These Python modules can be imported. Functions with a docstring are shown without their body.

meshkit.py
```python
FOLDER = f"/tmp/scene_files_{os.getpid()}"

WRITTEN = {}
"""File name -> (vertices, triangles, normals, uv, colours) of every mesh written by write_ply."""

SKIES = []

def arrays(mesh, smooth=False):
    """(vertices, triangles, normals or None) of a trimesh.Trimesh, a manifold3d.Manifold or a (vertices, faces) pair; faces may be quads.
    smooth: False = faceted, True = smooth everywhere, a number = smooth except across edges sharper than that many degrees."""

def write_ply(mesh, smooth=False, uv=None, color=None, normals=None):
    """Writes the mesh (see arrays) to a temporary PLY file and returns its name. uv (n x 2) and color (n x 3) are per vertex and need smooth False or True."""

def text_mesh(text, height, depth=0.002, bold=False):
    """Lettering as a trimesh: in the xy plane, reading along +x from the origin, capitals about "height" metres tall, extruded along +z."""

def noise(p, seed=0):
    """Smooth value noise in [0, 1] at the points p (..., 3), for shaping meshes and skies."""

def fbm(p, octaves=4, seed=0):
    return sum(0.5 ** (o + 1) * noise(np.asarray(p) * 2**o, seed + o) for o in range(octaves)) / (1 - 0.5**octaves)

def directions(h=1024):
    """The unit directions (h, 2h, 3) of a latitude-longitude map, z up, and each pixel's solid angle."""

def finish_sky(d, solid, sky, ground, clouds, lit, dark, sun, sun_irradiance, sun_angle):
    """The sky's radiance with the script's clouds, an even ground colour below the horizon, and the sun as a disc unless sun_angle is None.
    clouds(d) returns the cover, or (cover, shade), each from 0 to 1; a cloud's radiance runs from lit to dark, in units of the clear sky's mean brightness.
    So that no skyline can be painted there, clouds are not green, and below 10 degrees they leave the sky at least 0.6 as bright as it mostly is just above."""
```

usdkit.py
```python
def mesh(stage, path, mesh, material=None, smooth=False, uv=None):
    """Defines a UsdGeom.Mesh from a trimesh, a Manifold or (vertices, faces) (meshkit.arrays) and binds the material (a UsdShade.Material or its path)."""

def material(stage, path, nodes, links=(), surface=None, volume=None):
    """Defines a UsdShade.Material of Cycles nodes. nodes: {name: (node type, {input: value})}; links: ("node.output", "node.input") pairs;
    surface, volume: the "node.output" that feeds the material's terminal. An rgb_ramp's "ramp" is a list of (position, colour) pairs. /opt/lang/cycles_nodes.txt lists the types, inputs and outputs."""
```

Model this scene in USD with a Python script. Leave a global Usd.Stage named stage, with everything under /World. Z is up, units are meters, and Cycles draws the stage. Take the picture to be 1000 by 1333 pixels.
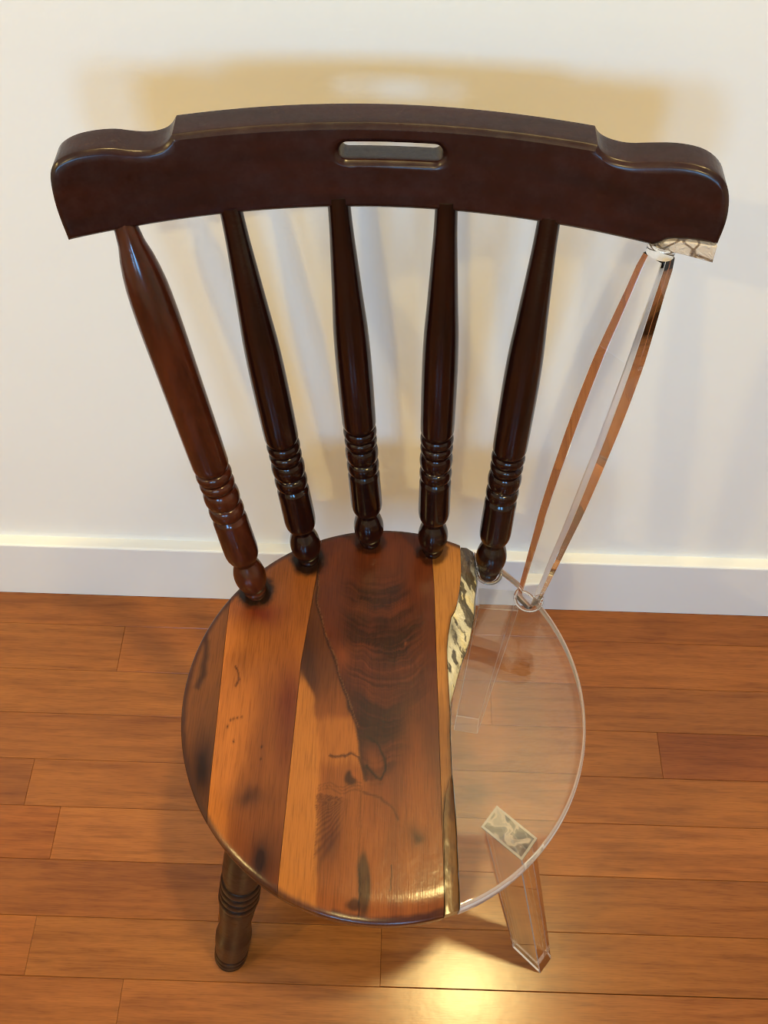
import math
import numpy as np
import trimesh
import manifold3d as m3
from shapely.geometry import Polygon
from pxr import Usd, UsdGeom, UsdLux, UsdShade, Gf, Sdf, Vt
import usdkit
from meshkit import noise, fbm

stage = Usd.Stage.CreateInMemory()
UsdGeom.SetStageUpAxis(stage, UsdGeom.Tokens.z)
UsdGeom.SetStageMetersPerUnit(stage, 1.0)
world = UsdGeom.Xform.Define(stage, '/World')
stage.SetDefaultPrim(world.GetPrim())
UsdGeom.Scope.Define(stage, '/World/Looks')

# ---------------------------------------------------------------- camera
PITCH, ROLL, EYE = math.radians(58.5), math.radians(1.83), 1.2
fwd = np.array([0, math.cos(PITCH), -math.sin(PITCH)])
r0 = np.array([1.0, 0, 0]); u0 = np.cross(r0, fwd)
rgt = math.cos(ROLL) * r0 + math.sin(ROLL) * u0
upv = -math.sin(ROLL) * r0 + math.cos(ROLL) * u0
cam = UsdGeom.Camera.Define(stage, '/World/camera')
M4 = Gf.Matrix4d(*rgt, 0, *upv, 0, *(-fwd), 0, 0, 0, EYE, 1)
cam.AddTransformOp().Set(M4)
cam.CreateHorizontalApertureAttr(27.0)
cam.CreateVerticalApertureAttr(27.0 * 1.333)
cam.CreateFocalLengthAttr(31.05)
cam.CreateClippingRangeAttr(Gf.Vec2f(0.02, 100))
cam.CreateExposureAttr(-1.64)

# ---------------------------------------------------------------- light
DAY = (0.17, 0.51, 0.95)       # daylight through the windows
LAMP = (1.0, 0.755, 0.29)      # warm ceiling downlights
DAY_POWER, LAMP_POWER = 0.84, 6.0
sky = UsdLux.DomeLight.Define(stage, '/World/sky')
sky.CreateColorAttr(Gf.Vec3f(0.55, 0.72, 1.0)); sky.CreateIntensityAttr(0.6)

def rect_light(path, centre, w, h, color, inten):
    """A rectangle of daylight just outside a window, shining along +y into the room."""
    l = UsdLux.RectLight.Define(stage, path)
    l.AddTransformOp().Set(Gf.Matrix4d(1, 0, 0, 0, 0, 0, 1, 0, 0, -1, 0, 0, *centre, 1))   # local -z -> +y
    l.CreateWidthAttr(w); l.CreateHeightAttr(h)
    l.CreateColorAttr(Gf.Vec3f(*color)); l.CreateIntensityAttr(inten)
    return l

# ---------------------------------------------------------------- helpers
def tag(p, label=None, cat=None, kind=None, group=None):
    p = p.GetPrim() if hasattr(p, 'GetPrim') else p
    for k, v in (('label', label), ('category', cat), ('kind', kind), ('group', group)):
        if v:
            p.SetCustomDataByKey(k, v)
    return p

used = {}
def numbered(parent, name):
    key = f'{parent}/{name}'
    n = used.get(key, 0); used[key] = n + 1
    return key if n == 0 else f'{key}_{n:03d}'

def obj(name, mesh, mat, parent='/World', smooth=False, color=None, extra=None):
    parent = parent if isinstance(parent, str) else str(parent.GetPath())
    path = numbered(parent, name)
    if color is not None:
        v, f, _ = _va(mesh)
        m = usdkit.mesh(stage, path, trimesh.Trimesh(v, f, process=False), mat, smooth)
        col = color(np.array(m.GetPointsAttr().Get(), float))
        UsdGeom.PrimvarsAPI(m).CreatePrimvar('tint', Sdf.ValueTypeNames.Color3fArray, 'vertex').Set(Vt.Vec3fArray.FromNumpy(col.astype(np.float32)))
    else:
        m = usdkit.mesh(stage, path, mesh, mat, smooth)
    return m.GetPrim()

def _va(mesh):
    if hasattr(mesh, 'to_mesh'):
        q = mesh.to_mesh(); return np.array(q.vert_properties[:, :3], float), np.array(q.tri_verts, int), None
    return np.array(mesh.vertices, float), np.array(mesh.faces, int), None

def xform(name, parent='/World', loc=None):
    parent = parent if isinstance(parent, str) else str(parent.GetPath())
    x = UsdGeom.Xform.Define(stage, numbered(parent, name))
    if loc is not None:
        x.AddTranslateOp().Set(Gf.Vec3d(*loc))
    return x.GetPrim()

def srgb(r, g, b):
    c = np.array([r, g, b], float) / 255
    return np.where(c <= 0.04045, c / 12.92, ((c + 0.055) / 1.055) ** 2.4)

def box(x0, x1, y0, y1, z0, z1, ch=0.0):
    if ch <= 0:
        b = trimesh.creation.box((x1 - x0, y1 - y0, z1 - z0)); b.apply_translation(((x0 + x1) / 2, (y0 + y1) / 2, (z0 + z1) / 2)); return b
    pts = []
    for sx in (0, 1):
        for sy in (0, 1):
            for sz in (0, 1):
                p = [(x0, x1)[sx], (y0, y1)[sy], (z0, z1)[sz]]
                s = [(1, -1)[sx], (1, -1)[sy], (1, -1)[sz]]
                for k in range(3):
                    q = list(p)
                    for j in range(3):
                        if j != k:
                            q[j] += s[j] * ch
                    pts.append(q)
    return trimesh.convex.convex_hull(np.array(pts))

def place(mesh, base, tip):
    """Moves a mesh whose axis is +z from the origin onto the axis base -> tip."""
    base, tip = np.array(base, float), np.array(tip, float)
    d = (tip - base) / np.linalg.norm(tip - base)
    T = trimesh.geometry.align_vectors([0, 0, 1], d); T[:3, 3] = base
    mesh.apply_transform(T); return mesh

def lathe(profile, n=48):
    """profile: (s, r) pairs along the axis."""
    p = np.array(profile, float)
    pts = np.vstack([[0, p[0, 0]], p[:, ::-1], [0, p[-1, 0]]])
    m = trimesh.creation.revolve(pts, sections=n)
    return m

def bead(s0, s1, r_in, r_out, n=9):
    """A rounded ring between s0 and s1."""
    a = np.linspace(0, math.pi, n)
    return [(s0 + (s1 - s0) * (1 - math.cos(t)) / 2, r_in + (r_out - r_in) * math.sin(t) ** 0.8) for t in a]

# ---------------------------------------------------------------- materials
L = '/World/Looks/'
def mat(name, nodes, links, surface='p.BSDF'):
    return usdkit.material(stage, L + name, nodes, links, surface=surface)

def plain(name, color, rough=0.5, bump=0.0, bscale=200.0, **kw):
    nodes = {'p': ('principled_bsdf', {'base_color': tuple(color), 'roughness': rough, **kw})}
    links = []
    if bump:
        nodes['g'] = ('geometry', {})
        nodes['n'] = ('noise_texture', {'scale': bscale, 'detail': 3.0})
        nodes['b'] = ('bump', {'strength': bump, 'distance': 0.001})
        links = [('g.position', 'n.vector'), ('n.fac', 'b.height'), ('b.normal', 'p.normal')]
    return mat(name, nodes, links)

wall_paint = plain('wall_paint', (0.83, 0.81, 0.76), 0.55, 0.10, 260)
white_gloss = plain('white_gloss_paint', (0.76, 0.755, 0.74), 0.35, 0.1, 90)
ceiling_paint = plain('ceiling_paint', (0.85, 0.84, 0.82), 0.7)
metal_white = plain('lamp_trim_white', (0.8, 0.8, 0.8), 0.4)
subfloor_mat = plain('dark_subfloor', (0.03, 0.015, 0.008), 0.8)

def floor_material():
    n = {
        'a': ('attribute', {'attribute': 'tint'}),
        'g': ('geometry', {}),
        's': ('attribute', {'attribute': 'shift'}),
        'add': ('vector_math', {'math_type': 'add'}),
        'm1': ('mapping', {'scale': (7.0, 120.0, 1.0)}),
        'n1': ('noise_texture', {'scale': 1.0, 'detail': 6.0, 'roughness': 0.62, 'distortion': 0.5}),
        'm2': ('mapping', {'scale': (40.0, 900.0, 1.0)}),
        'n2': ('noise_texture', {'scale': 1.0, 'detail': 3.0, 'roughness': 0.6}),
        'm3': ('mapping', {'scale': (2.6, 14.0, 1.0)}),
        'n3': ('noise_texture', {'scale': 1.0, 'detail': 3.0, 'distortion': 1.2}),
        'r1': ('rgb_ramp', {'ramp': [(0.28, (0.68, 0.62, 0.58)), (0.5, (1.0, 1.0, 1.0)), (0.72, (1.12, 1.15, 1.15))]}),
        'r2': ('rgb_ramp', {'ramp': [(0.30, (0.76, 0.72, 0.70)), (0.5, (1, 1, 1)), (0.75, (1.08, 1.08, 1.08))]}),
        'r3': ('rgb_ramp', {'ramp': [(0.32, (0.80, 0.76, 0.72)), (0.5, (1, 1, 1)), (0.7, (1.12, 1.16, 1.15))]}),
        'x1': ('mix', {'mix_type': 'multiply', 'fac': 1.0}),
        'x2': ('mix', {'mix_type': 'multiply', 'fac': 1.0}),
        'x3': ('mix', {'mix_type': 'multiply', 'fac': 1.0}),
        'b': ('bump', {'strength': 0.06, 'distance': 0.0003}),
        'n4': ('noise_texture', {'scale': 55.0, 'detail': 2.0}),
        'b2': ('bump', {'strength': 0.06, 'distance': 0.001}),
        'p': ('principled_bsdf', {'roughness': 0.215, 'specular_ior_level': 0.38}),
    }
    l = [('g.position', 'add.vector1'), ('s.vector', 'add.vector2'),
         ('add.vector', 'm1.vector'), ('add.vector', 'm2.vector'), ('add.vector', 'm3.vector'),
         ('m1.vector', 'n1.vector'), ('m2.vector', 'n2.vector'), ('m3.vector', 'n3.vector'),
         ('n1.fac', 'r1.fac'), ('n2.fac', 'r2.fac'), ('n3.fac', 'r3.fac'),
         ('a.color', 'x1.color1'), ('r1.color', 'x1.color2'), ('x1.color', 'x2.color1'), ('r2.color', 'x2.color2'),
         ('x2.color', 'x3.color1'), ('r3.color', 'x3.color2'), ('x3.color', 'p.base_color'),
         ('g.position', 'n4.vector'), ('n4.fac', 'b2.height'), ('n2.fac', 'b.height'), ('b2.normal', 'b.normal'), ('b.normal', 'p.normal')]
    return mat('hardwood_board', n, l)
floor_wood = floor_material()

def dark_wood(name, base, red, rough=0.22, coat=0.5, wear=0.0, grain=(60.0, 60.0, 6.0), spec=0.36):
    n = {
        'g': ('geometry', {}),
        'm': ('mapping', {'scale': grain}),
        'n': ('noise_texture', {'scale': 1.0, 'detail': 4.0, 'roughness': 0.6}),
        'r': ('rgb_ramp', {'ramp': [(0.3, tuple(base)), (0.72, tuple(red))]}),
        'n2': ('noise_texture', {'scale': 380.0, 'detail': 2.0}),
        'b': ('bump', {'strength': 0.06, 'distance': 0.0006}),
        'n3': ('noise_texture', {'scale': 45.0, 'detail': 5.0, 'roughness': 0.7}),
        'rr': ('map_range', {'from_min': 0.3, 'from_max': 0.75, 'to_min': rough * 0.8, 'to_max': rough * 1.5, 'clamp': True}),
        'p': ('principled_bsdf', {'coat_weight': coat * 0.4, 'coat_roughness': 0.10, 'specular_ior_level': spec}),
    }
    l = [('g.position', 'm.vector'), ('m.vector', 'n.vector'), ('n.fac', 'r.fac'), ('r.color', 'p.base_color'),
         ('g.position', 'n2.vector'), ('n2.fac', 'b.height'), ('b.normal', 'p.normal'),
         ('g.position', 'n3.vector'), ('n3.fac', 'rr.value'), ('rr.result', 'p.roughness')]
    if wear:
        n['n4'] = ('noise_texture', {'scale': 120.0, 'detail': 6.0, 'roughness': 0.7})
        n['wr'] = ('rgb_ramp', {'ramp': [(0.0, (0, 0, 0)), (0.55, (0, 0, 0)), (0.72, (wear, wear, wear))]})
        n['mx'] = ('mix', {'color2': (0.14, 0.085, 0.045)})
        l = [x for x in l if x[1] != 'p.base_color'] + [('g.position', 'n4.vector'), ('n4.fac', 'wr.fac'), ('wr.color', 'mx.fac'), ('r.color', 'mx.color1'), ('mx.color', 'p.base_color')]
    return mat(name, n, l)

rail_wood = dark_wood('mahogany_rail', (0.0105, 0.0021, 0.0014), (0.023, 0.0042, 0.0022), 0.23, 0.0, grain=(7.0, 40.0, 90.0))
spindle_wood = dark_wood('mahogany_spindle', (0.0055, 0.0015, 0.0011), (0.0145, 0.0030, 0.0016), 0.12, 0.0)
post_wood = dark_wood('mahogany_post', (0.024, 0.0050, 0.0022), (0.060, 0.0125, 0.0042), 0.13, 0.0)
leg_wood = dark_wood('worn_leg_wood', (0.0050, 0.0027, 0.0019), (0.017, 0.0080, 0.0044), 0.30, 0.0, 0.16, spec=0.14)

def seat_material():
    n = {
        'a': ('attribute', {'attribute': 'tint'}),
        'g': ('geometry', {}),
        'm': ('mapping', {'scale': (900.0, 45.0, 45.0)}),
        'n': ('noise_texture', {'scale': 1.0, 'detail': 3.0, 'roughness': 0.6}),
        'r': ('rgb_ramp', {'ramp': [(0.28, (0.72, 0.68, 0.64)), (0.5, (1, 1, 1)), (0.75, (1.12, 1.12, 1.12))]}),
        'x': ('mix', {'mix_type': 'multiply', 'fac': 1.0}),
        'n2': ('noise_texture', {'scale': 70.0, 'detail': 3.0}),
        'b': ('bump', {'strength': 0.14, 'distance': 0.0015}),
        'b1': ('bump', {'strength': 0.10, 'distance': 0.0004}),
        'p': ('principled_bsdf', {'roughness': 0.20, 'specular_ior_level': 0.28}),
    }
    l = [('g.position', 'm.vector'), ('m.vector', 'n.vector'), ('n.fac', 'r.fac'), ('a.color', 'x.color1'), ('r.color', 'x.color2'),
         ('x.color', 'p.base_color'), ('g.position', 'n2.vector'), ('n2.fac', 'b.height'), ('n.fac', 'b1.height'), ('b.normal', 'b1.normal'), ('b1.normal', 'p.normal')]
    return mat('varnished_seat_wood', n, l)
seat_wood = seat_material()
bark_mat = mat('pale_splintered_bark', {'a': ('attribute', {'attribute': 'tint'}), 'g': ('geometry', {}),
    'n': ('noise_texture', {'scale': 500.0, 'detail': 3.0}), 'b': ('bump', {'strength': 0.5, 'distance': 0.001}),
    'p': ('principled_bsdf', {'roughness': 0.35, 'coat_weight': 0.4, 'coat_roughness': 0.1})},
    [('a.color', 'p.base_color'), ('g.position', 'n.vector'), ('n.fac', 'b.height'), ('b.normal', 'p.normal')])
acrylic = mat('clear_acrylic', {'p': ('principled_bsdf', {'base_color': (0.97, 0.965, 0.955), 'roughness': 0.0, 'ior': 1.49, 'specular_ior_level': 0.32, 'transmission_weight': 1.0})}, [])
acrylic_worn = mat('bubbled_acrylic', {'g': ('geometry', {}), 'n': ('noise_texture', {'scale': 130.0, 'detail': 3.0}), 'b': ('bump', {'strength': 0.35, 'distance': 0.003}),
    'p': ('principled_bsdf', {'base_color': (0.97, 0.95, 0.92), 'roughness': 0.04, 'ior': 1.49, 'transmission_weight': 1.0})},
    [('g.position', 'n.vector'), ('n.fac', 'b.height'), ('b.normal', 'p.normal')])
glue_film = mat('wrinkled_glue_film', {'g': ('geometry', {}), 'n': ('noise_texture', {'scale': 60.0, 'detail': 2.0, 'distortion': 1.0}), 'r': ('rgb_ramp', {'ramp': [(0.40, (0.10, 0.10, 0.10)), (0.50, (0.22, 0.22, 0.22)), (0.54, (0.85, 0.85, 0.85)), (0.58, (0.34, 0.34, 0.34)), (1.0, (0.26, 0.26, 0.26))]}),
    't': ('transparent_bsdf', {'color': (1, 1, 1)}), 'd': ('principled_bsdf', {'base_color': (0.80, 0.66, 0.52), 'roughness': 0.3}), 'mx': ('mix_closure', {})},
    [('g.position', 'n.vector'), ('n.fac', 'r.fac'), ('r.color', 'mx.fac'), ('t.BSDF', 'mx.closure1'), ('d.BSDF', 'mx.closure2')], surface='mx.closure')
def see_through(name, tint, ior, haze, haze_col):
    return mat(name, {'f0': ('fresnel', {'IOR': ior}), 'ge': ('geometry', {}), 'inv': ('math', {'math_type': 'subtract', 'value1': 1.0}), 'f': ('math', {'math_type': 'multiply'}), 't': ('transparent_bsdf', {'color': tint}), 'gl': ('glossy_bsdf', {'color': (1, 1, 1), 'roughness': 0.0}), 'mx': ('mix_closure', {}),
        'd': ('diffuse_bsdf', {'color': haze_col}), 'm2': ('mix_closure', {'fac': haze})},
        [('ge.backfacing', 'inv.value2'), ('f0.fac', 'f.value1'), ('inv.value', 'f.value2'), ('f.value', 'mx.fac'), ('t.BSDF', 'mx.closure1'), ('gl.BSDF', 'mx.closure2'), ('mx.closure', 'm2.closure1'), ('d.BSDF', 'm2.closure2')], surface='m2.closure')
acrylic_bar = see_through('clear_acrylic_bar', (0.91, 0.895, 0.88), 1.49, 0.03, (0.8, 0.76, 0.72))
edge_mat = see_through('polished_acrylic_edge', (0.95, 0.94, 0.93), 1.49, 0.30, (0.85, 0.78, 0.72))
rim_mat = mat('sawn_acrylic_rim', {'gl': ('principled_bsdf', {'base_color': (0.97, 0.965, 0.955), 'roughness': 0.0, 'ior': 1.49, 'transmission_weight': 1.0}), 'd': ('principled_bsdf', {'base_color': (0.90, 0.83, 0.78), 'roughness': 0.35}), 'mx': ('mix_closure', {'fac': 0.26})},
    [('gl.BSDF', 'mx.closure1'), ('d.BSDF', 'mx.closure2')], surface='mx.closure')
frame_mat = see_through('pale_glue', (0.95, 0.94, 0.93), 1.49, 0.42, (0.88, 0.80, 0.70))
frosted = see_through('sawn_acrylic', (0.95, 0.94, 0.93), 1.49, 0.10, (0.85, 0.78, 0.72))
window_glass = mat('window_glass', {'f': ('fresnel', {'IOR': 1.45}), 't': ('transparent_bsdf', {'color': (1, 1, 1)}), 'gl': ('glossy_bsdf', {'color': (1, 1, 1), 'roughness': 0.0}), 'mx': ('mix_closure', {})},
    [('f.fac', 'mx.fac'), ('t.BSDF', 'mx.closure1'), ('gl.BSDF', 'mx.closure2')], surface='mx.closure')

# ---------------------------------------------------------------- room shell
XL, XR, YR, YB, YF, ZC = -2.3, 2.3, -3.2, 0.590, 0.574, 2.6
BB = 0.1457                                   # top of the skirting board
wall_back = obj('wall_back', box(XL, XR, YB, YB + 0.12, 0, ZC), wall_paint)
tag(wall_back, 'cream painted plaster wall behind the chair', 'wall', 'structure')
tag(obj('wall_left', box(XL - 0.12, XL, YR, YB + 0.12, 0, ZC), wall_paint), 'plain cream side wall to the left', 'wall', 'structure')
tag(obj('wall_right', box(XR, XR + 0.12, YR, YB + 0.12, 0, ZC), wall_paint), 'plain cream side wall to the right', 'wall', 'structure')
tag(obj('ceiling', box(XL, XR, YR, YB, ZC, ZC + 0.1), ceiling_paint), 'flat white ceiling above the chair', 'ceiling', 'structure')

# wall behind the viewer, with two window openings
WINS = [(-1.16, -0.40, 1.40, 2.20, 2.2), (0.14, 0.76, 1.35, 2.10, 2.5)]
rear = m3.Manifold.cube((XR - XL, 0.14, ZC)).translate((XL, YR - 0.14, 0))
for x0, x1, z0, z1, _ in WINS:
    rear -= m3.Manifold.cube((x1 - x0, 0.4, z1 - z0)).translate((x0, YR - 0.3, z0))
tag(obj('wall_front', rear, wall_paint), 'cream wall with two windows facing the chair', 'wall', 'structure')
for i, (x0, x1, z0, z1, k) in enumerate(WINS):
    w = xform(f'window_{i + 1}')
    tag(w, ('bright high window to the left in the wall facing the chair', 'slightly lower bright window to the right in the wall facing the chair')[i], 'window', 'structure')
    fr = m3.Manifold.cube((x1 - x0, 0.06, z1 - z0)).translate((x0, YR - 0.10, z0)) - m3.Manifold.cube((x1 - x0 - 0.08, 0.2, z1 - z0 - 0.08)).translate((x0 + 0.04, YR - 0.2, z0 + 0.04))
    obj('window_frame', fr, white_gloss, w)
    obj('pane', box(x0 + 0.04, x1 - 0.04, YR - 0.074, YR - 0.068, z0 + 0.04, z1 - 0.04), window_glass, w)
    rect_light(f'/World/window_{i + 1}/daylight', ((x0 + x1) / 2, YR - 0.16, (z0 + z1) / 2), x1 - x0, z1 - z0, DAY, 60.0 * DAY_POWER * k)

# skirting board: slim box with an eased top edge, standing against the wall
bb = Polygon([(YF, 0), (YF, BB - 0.0025), (YF + 0.0008, BB - 0.0008), (YF + 0.0025, BB), (YB, BB), (YB, 0)])
bm = trimesh.creation.extrude_polygon(bb, XR - XL)
v = np.array(bm.vertices); bm.vertices = np.stack([v[:, 2] + XL, v[:, 0], v[:, 1]], 1); bm.fix_normals()
tag(obj('baseboard_back', bm, white_gloss), 'white painted skirting board along the foot of the wall', 'baseboard', 'structure')

# ---------------------------------------------------------------- floor of narrow hardwood boards
floor = xform('floor')
tag(floor, 'varnished orange brown hardwood strip floor', 'floor', 'structure')
obj('subfloor', box(XL, XR, YR, YB, -0.05, -0.012), subfloor_mat, floor)
rng = np.random.default_rng(7)
edges = [YF, 0.5244, 0.4545, 0.3907, 0.3272, 0.2657, 0.2000, 0.1340, 0.0680]
while edges[-1] > -1.0:
    edges.append(edges[-1] - 0.0652)
known = {1: [-0.3745], 2: [0.158], 3: [0.3888], 4: [-0.4612], 5: [-0.4127], 6: [-0.1888], 7: [0.0135, -0.4135]}
known[1] = [-0.3745, 0.78]; known[2] = [0.158, -0.72]; known[3] = [0.3888, -0.86]; known[4] = [-0.4612, 0.66]
known[5] = [-0.4127, 0.72]; known[6] = [-0.1888, 0.83]; known[0] = [-0.80, 0.70]
base_tint = np.array([0.242, 0.0785, 0.0155])
tints = {(0, 1): (1.0, .95, .9), (1, 1): (.98, .98, .95), (1, 2): (1.05, 1.0, .95), (3, 2): (.80, .66, .62), (4, 1): (.88, .84, .86), (4, 2): (1.06, 1.05, 1.0),
         (5, 1): (1.10, 1.0, .85), (6, 1): (.92, .88, .85), (6, 2): (.88, .86, .82), (7, 1): (1.04, 1.0, .95)}
def board(x0, x1, y0, y1, th=0.012, c=0.0005, g=0.00010):
    x0 += g; x1 -= g; y0 += g; y1 -= g
    r = lambda a, z: [(x0 + a, y0 + a, z), (x1 - a, y0 + a, z), (x1 - a, y1 - a, z), (x0 + a, y1 - a, z)]
    v = np.array(r(0, -th) + r(0, -c) + r(c, 0.0))
    f = []
    for k in (0, 4):
        for i in range(4):
            j = (i + 1) % 4
            f += [(k + i, k + j, k + 4 + j), (k + i, k + 4 + j, k + 4 + i)]
    f += [(8, 9, 10), (8, 10, 11), (0, 2, 1), (0, 3, 2)]
    return trimesh.Trimesh(v, np.array(f), process=False)
for r in range(len(edges) - 1):
    y1, y0 = edges[r], edges[r + 1]
    cuts = sorted(known.get(r, [rng.uniform(-1.3, -0.7)]))
    while cuts[0] > -1.45: cuts.insert(0, cuts[0] - rng.uniform(0.55, 1.0))
    while cuts[-1] < 1.45: cuts.append(cuts[-1] + rng.uniform(0.55, 1.0))
    cuts[0], cuts[-1] = max(cuts[0], XL + 0.01), min(cuts[-1], XR - 0.01)
    inside = [c for c in cuts]
    left = min((c for c in cuts), default=0)
    # number the boards that cross the view from left to right, from 1
    first = max(i for i, c in enumerate(cuts) if c < -0.50)
    for i in range(len(cuts) - 1):
        t = np.array(tints.get((r, i - first + 1), (1, 1, 1)), float)
        if (r, i - first + 1) not in tints:
            t = 1 + rng.normal(0, 0.10) + rng.normal(0, 0.025, 3)
        col = base_tint * t
        bmesh = board(cuts[i], cuts[i + 1], y0 + (0.0004 if r == 7 and abs(cuts[i] - 0.0135) < 1e-6 else 0), y1)   # one open joint in front of the chair
        p = obj('plank', bmesh, floor_wood, floor, color=lambda v, c=col: np.tile(c, (len(v), 1)))
        sh = np.array([rng.uniform(0, 40), rng.uniform(0, 40), 0.0])
        UsdGeom.PrimvarsAPI(p).CreatePrimvar('shift', Sdf.ValueTypeNames.Vector3fArray, 'vertex').Set(Vt.Vec3fArray.FromNumpy(np.tile(sh, (len(bmesh.vertices), 1)).astype(np.float32)))
# the rest of the floor, far outside the picture
far = mat('far_floor_boards', {'g': ('geometry', {}), 'k': ('brick_texture', {'scale': 1.0, 'brick_width': 0.9, 'row_height': 0.0652, 'mortar_size': 0.0008, 'color1': tuple(base_tint), 'color2': tuple(base_tint * 0.8), 'mortar': (0.04, 0.015, 0.006)}),
    'p': ('principled_bsdf', {'roughness': 0.3})}, [('g.position', 'k.vector'), ('k.color', 'p.base_color')])
yl = edges[-1]
ff = trimesh.util.concatenate([box(XL, XR, YR, yl, -0.012, 0)])
tag(obj('far_boards', ff, far, floor), kind='stuff')

# ---------------------------------------------------------------- ceiling downlights
for i, (x, y, w, lab) in enumerate([(0.36, 0.22, 1.0, 'round recessed warm downlight in the ceiling above the chair'),
                                    (-1.85, -0.95, 1.15, 'round recessed warm downlight in the ceiling left of the chair'),
                                    (-0.35, -1.7, 1.0, 'round recessed warm downlight in the ceiling behind the viewer')]):
    t = xform('ceiling_downlight', loc=(x, y, ZC))
    tag(t, lab, 'ceiling light', group=None)
    ring = trimesh.creation.annulus(0.055, 0.07, 0.006, sections=48); ring.apply_translation((0, 0, -0.003))
    obj('trim_ring', ring, metal_white, t, smooth=30)
    d = UsdLux.DiskLight.Define(stage, str(t.GetPath()) + '/lamp')
    d.AddTranslateOp().Set(Gf.Vec3d(0, 0, -0.004))
    d.CreateRadiusAttr(0.052); d.CreateColorAttr(Gf.Vec3f(*LAMP)); d.CreateIntensityAttr(560.0 * LAMP_POWER * w)

# ================================================================ the chair
chair = xform('chair')
tag(chair, 'dark wooden spindle-back chair with its right side rebuilt in clear acrylic', 'chair')

# ---------------------------------------------------------------- crest rail
def crest_y(x, z):
    return 0.4784 - 0.96 * (x + 0.002) ** 2 + (z - 0.804) * 0.163

def resample(poly, step):
    p = np.array(poly, float); q = np.vstack([p, p[:1]])
    d = np.r_[0, np.cumsum(np.linalg.norm(np.diff(q, axis=0), axis=1))]
    n = max(8, int(d[-1] / step)); s = np.linspace(0, d[-1], n, endpoint=False)
    # keep the corners
    s = np.unique(np.round(np.r_[s, d[:-1]], 7)); s = s[np.r_[True, np.diff(s) > step * 0.2]]
    return np.stack([np.interp(s, d, q[:, 0]), np.interp(s, d, q[:, 1])], 1)

def chaikin(p, n=2, keep=()):
    p = [tuple(x) for x in p]
    for _ in range(n):
        out = []
        for i in range(len(p)):
            a, b = np.array(p[i]), np.array(p[(i + 1) % len(p)])
            if p[i] in keep: out.append(p[i])
            out.append(tuple(a * .75 + b * .25)) if p[i] not in keep else None
            out.append(tuple(a * .25 + b * .75)) if tuple(b) not in keep else None
        p = out
    return p

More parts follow.
